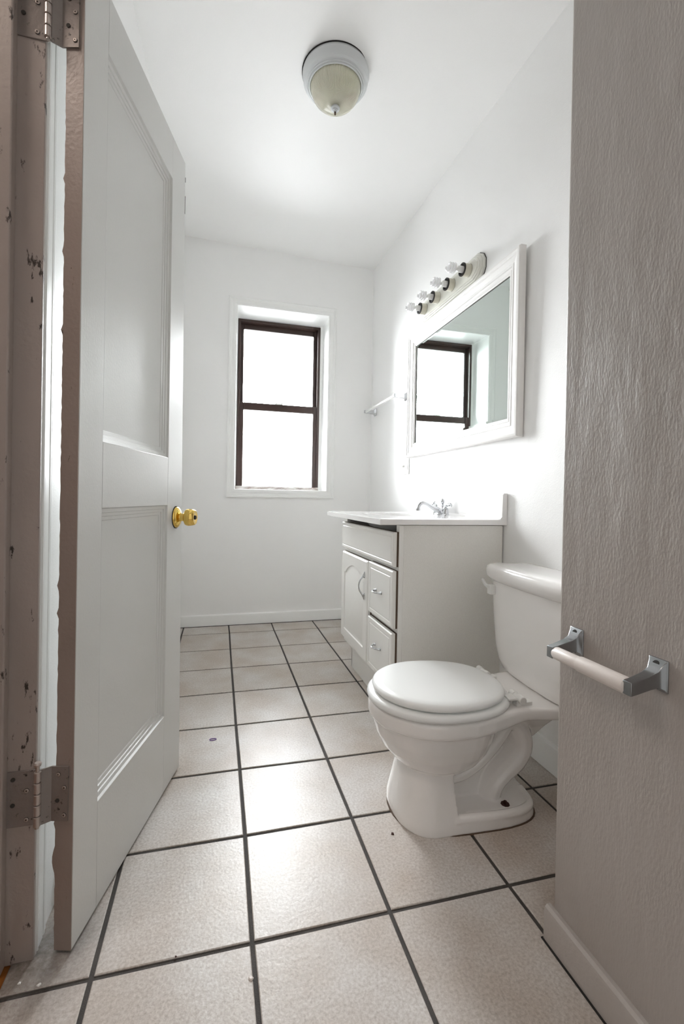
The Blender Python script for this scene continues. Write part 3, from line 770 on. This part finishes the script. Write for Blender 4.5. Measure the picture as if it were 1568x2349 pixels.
for s in (-1, 1):
    bm = bmesh.new()
    yc = s*.31
    hx_ = 2.545-TX
    cyl(bm, (hx_, yc-.10, 1.160), (hx_, yc-.030, 1.160), .036); cyl(bm, (hx_, yc-.032, 1.160), (hx_, yc+.032, 1.160), .030); cyl(bm, (hx_, yc+.030, 1.160), (hx_, yc+.10, 1.160), .036)
    bx(bm, hx_-.025, yc-.04, 1.07, hx_+.02, yc+.04, 1.14)
    loft(bm, [[V(hx_+.015, yc-.045, z0), V(hx_+.14, yc-.038, z0), V(hx_+.14, yc+.038, z0), V(hx_+.015, yc+.045, z0)] for z0 in (1.078, 1.118)])
    bx(bm, hx_-.12, yc-.06, 1.150, hx_-.01, yc+.06, 1.172)
    obj('seat_hinge', bm, M['plastic'], wc, bevel=.006)
# tank
def tk(z, f, hw, xb=3.38, p=6):
    ring = []; n = 48; cx_, hx = (f+xb)/2, (xb-f)/2
    for k in range(n):
        a = 2*PI*k/n; ca, sa = math.cos(a), math.sin(a)
        y = hw*math.copysign(abs(sa)**(2/p), sa); x = cx_+hx*math.copysign(abs(ca)**(2/p), ca)
        if ca < 0: x -= .05*(1-(y/hw)**2)
        ring.append(V(x-TX, y, z))
    return ring
bm = bmesh.new()
loft(bm, [tk(1.083, 2.98, .46, 3.25), tk(1.088, 2.94, .53, 3.30), tk(1.12, 2.91, .625), tk(1.20, 2.90, .70), tk(1.35, 2.89, .75), tk(1.6, 2.885, .785), tk(1.85, 2.88, .81), tk(2.10, 2.875, .822)])
tank = obj('tank', bm, M['porc'], wc, smooth=True, ang=50)
bm = bmesh.new()
loft(bm, [tk(2.095, 2.87, .825), tk(2.10, 2.845, .835, 3.40), tk(2.15, 2.805, .862, 3.42), tk(2.225, 2.802, .865, 3.42), tk(2.255, 2.812, .855, 3.41), tk(2.275, 2.84, .83, 3.39), tk(2.284, 2.88, .79, 3.36), tk(2.290, 3.0, .60, 3.28)])
obj('tank_lid', bm, M['porc'], wc, smooth=True, ang=60)
bm = bmesh.new()
bx(bm, 2.80-TX, .62, 1.93, 2.87-TX, .70, 2.04)
loft(bm, [[V(2.80-TX-.0, y, z), V(2.83-TX, y, z), V(2.83-TX, y, z+.045), V(2.80-TX, y, z+.045)] for y, z in ((.64, 1.985), (.71, 1.99), (.77, 2.01), (.83, 2.045))])
obj('flush_lever', bm, M['plastic'], wc, bevel=.01, seg=3)
bm = bmesh.new(); lathe(bm, [(.045, .11), (.04, .122), (.018, .118), (.016, .145), (.006, .15)], 9, Matrix.Translation((2.46-TX, -.28, 0)))
obj('rusty_bolt', bm, M['rust'], wc, smooth=True)['label'] = 'rusted floor bolt'
bm = bmesh.new(); cyl(bm, (3.08-TX, 0, 1.05), (3.08-TX, 0, 1.10), .14); obj('tank_gasket', bm, M['dark'], wc)

# ------------------------------------------------------------------ paper holder on the partition (local x toward window, y out of wall = world -x)
tp = thing('toilet_paper_holder', 'chrome toilet paper holder with empty white roller on the near wall', 'toilet paper holder', (PX+.004, -7.90, 2.08), PI/2)
for s in (-1, 1):
    bm = bmesh.new(); x = s*.28
    # plate with flared neck
    loft(bm, [[V(x-a, y, zc-b), V(x+a, y, zc-b), V(x+a, y, zc+b), V(x-a, y, zc+b)] for a, b, y, zc in ((.055, .085, 0, .05), (.055, .085, .010, .05), (.046, .072, .018, .05), (.034, .045, .045, .035), (.030, .038, .09, .02), (.027, .036, .17, 0.0), (.026, .036, .215, -.008))])
    po = obj('post', bm, M['chromed'], tp, bevel=.004, seg=3)
    for z, q in ((.106, .5), (-.008, -.5)):
        bm = bmesh.new(); lathe(bm, [(.019, -.012), (.019, .0035)], 18, axis((x, .024, z), (0, 1, q))); obj('screw_hole', bm, M['black'], po)
bm = bmesh.new()
ax = axis((-.262, .185, -.008), (1, 0, 0))
lathe(bm, [(.036, 0), (.044, .006), (.046, .02), (.046, .318), (.0455, .322), (.040, .323), (.040, .512), (.034, .524)], 32, ax)
obj('roller', bm, M['roller'], tp, smooth=True, ang=30)

# ------------------------------------------------------------------ ceiling light
LC = (1.20, -4.02); lz = cz(LC[0])
cl_ = thing('ceiling_light', 'flush ceiling light with ribbed yellowed glass bowl', 'lamp', (LC[0], LC[1], lz))
bm = bmesh.new()
lathe(bm, [(.40, .0), (.455, -.004), (.46, -.03), (.452, -.045), (.445, -.11), (.43, -.135), (.40, -.145), (.392, -.155), (.392, -.17), (.382, -.178), (.376, -.172), (.37, -.188), (.355, -.192), (.345, -.18), (.33, -.14)], 72)
obj('lamp_base', bm, M['lampw'], cl_, smooth=True, ang=30)
bm = bmesh.new(); lathe(bm, [(.458, 0.004), (.468, 0.0), (.468, -.006), (.458, -.008)], 72); obj('gap_ring', bm, M['black'], cl_)
bm = bmesh.new()
lathe(bm, [(.345*math.cos(t)**.9 if t < PI/2-.01 else .02, -.165-.285*math.sin(t)) for t in [PI/2*k/24 for k in range(25)]], 96)
obj('glass_shade', bm, M['ribbed'], cl_, smooth=True, ang=60)
bm = bmesh.new(); lathe(bm, [(.05, -.445), (.062, -.46), (.062, -.475), (.04, -.485), (.04, -.50), (.026, -.50), (.024, -.515)], 28)
fi = obj('finial', bm, M['lampw'], cl_, smooth=True)
bm = bmesh.new(); lathe(bm, [(.013, -.51), (.013, -.55), (.008, -.556)], 16); obj('finial_stem', bm, M['darkbrown'], fi, smooth=True)

# ------------------------------------------------------------------ bits on the floor
bm = bmesh.new(); pts = [(.04*math.cos(a), .022*math.sin(a), .005) for a in [2*PI*k/24 for k in range(25)]]; tube(bm, pts, .004, 6, up=V(0, 0, 1))
tag(obj('hair_tie', bm, M['purple'], loc=(-.296, -4.334, 0), smooth=True), 'tiny purple hair tie lying on a floor tile', 'hair tie')
def chip(x, y, r, m, name, label, cat, seed):
    q = random.Random(seed); bm = bmesh.new()
    ring = [(r*q.uniform(.6, 1.2)*math.cos(2*PI*k/9), r*q.uniform(.6, 1.2)*math.sin(2*PI*k/9)) for k in range(9)]
    loft(bm, [[V(a*s, b*s, z) for a, b in ring] for s, z in ((1, 0), (1, r*.25), (.6, r*.6))])
    tag(obj(name, bm, m, loc=(x, y, 0)), label, cat)
chip(1.301, -6.291, .016, M['rust'], 'rust_flake', 'dark rust flake on the tile in front of the toilet foot', 'flake', 1)
chip(-.031, -7.228, .016, M['roller'], 'pebble', 'small pale round crumb on the near floor tiles', 'crumb', 2)
chip(-1.42, -6.93, .010, M['trimw'], 'paint_chip', 'white paint chip on the floor nearest the doorway jamb', 'flake', 3)
chip(-1.30, -6.97, .012, M['trimw'], 'paint_chip', 'largest white paint chip below the door hinge edge', 'flake', 5)
chip(-.50, -6.98, .007, M['rust'], 'crumb', 'tiny dark speck on a near floor tile', 'crumb', 6)

# ------------------------------------------------------------------ light
SKY = 43.0
w = bpy.data.worlds.new('sky'); bpy.context.scene.world = w; w.use_nodes = True
bg = w.node_tree.nodes['Background']; bg.inputs['Color'].default_value = (.97, .985, 1.0, 1); bg.inputs['Strength'].default_value = 1.0
wn, wl = w.node_tree.nodes, w.node_tree.links
tc = wn.new('ShaderNodeTexCoord'); sx = wn.new('ShaderNodeSeparateXYZ'); wl.new(tc.outputs['Generated'], sx.inputs[0])
rp = wn.new('ShaderNodeMapRange'); rp.inputs['From Min'].default_value = -.10; rp.inputs['From Max'].default_value = .10
rp.inputs['To Min'].default_value = SKY*.15; rp.inputs['To Max'].default_value = SKY
wl.new(sx.outputs['Z'], rp.inputs['Value']); wl.new(rp.outputs[0], bg.inputs['Strength'])
# portal at the window opening guides sampling of the overcast sky
pd = bpy.data.lights.new('window_portal', 'AREA'); pd.shape = 'RECTANGLE'; pd.size = 2.5*S; pd.size_y = 4.6*S; pd.cycles.is_portal = True
po = bpy.data.objects.new('window_portal', pd); C.objects.link(po); po.location = Vector((1.2, WY+TH+.08, 5.35))*S; po.rotation_euler = (-PI/2, 0, 0)
# unseen lamp in the hall, and an added fill light behind the camera
def area(name, loc, rot, sx, sy, power, col):
    d = bpy.data.lights.new(name, 'AREA'); d.shape = 'RECTANGLE'; d.size = sx*S; d.size_y = sy*S; d.energy = power; d.color = col
    o = bpy.data.objects.new(name, d); C.objects.link(o); o.location = Vector(loc)*S; o.rotation_euler = rot
    return o
area('unseen_hall_lamp', (-3.6, -8.0, 8.6), (0, 0, 0), 1.5, 1.5, 7, (1, .86, .76))
area('rear_fill', (.2, -11.3, 8.5), (0, 0, 0), 1.6, 1.0, .7, (1, .93, .87))

# ------------------------------------------------------------------ camera
cam = bpy.data.cameras.new('camera'); co = bpy.data.objects.new('camera', cam); C.objects.link(co); bpy.context.scene.camera = co
CP = (-0.27580, -10.05059, 3.03895)
F, pcx, pcy = 1025.072, 760.074, 1146.937
rv, uv, fv = V(0.969382, -0.244896, 0.018019), V(-0.016051, 0.010027, 0.999821), V(0.245032, 0.969498, -0.005789)
cam.sensor_fit = 'HORIZONTAL'; cam.sensor_width = 36; cam.lens = F/1568*36
cam.shift_x = (784-pcx)/1568; cam.shift_y = -(1174.5-pcy)/1568; cam.clip_start = .02
mx = Matrix((( rv.x, uv.x, -fv.x, CP[0]*S), (rv.y, uv.y, -fv.y, CP[1]*S), (rv.z, uv.z, -fv.z, CP[2]*S), (0, 0, 0, 1)))
co.matrix_world = mx

sc = bpy.context.scene
sc.view_settings.view_transform = 'Standard'; sc.view_settings.look = 'None'; sc.view_settings.gamma = 1; sc.view_settings.use_curve_mapping = False
sc.view_settings.exposure = 0.76
sc.cycles.max_bounces = 14; sc.cycles.diffuse_bounces = 10; sc.cycles.glossy_bounces = 6; sc.cycles.transmission_bounces = 8; sc.cycles.transparent_max_bounces = 8
sc.cycles.sample_clamp_indirect = 8; sc.cycles.caustics_reflective = False; sc.cycles.caustics_refractive = False
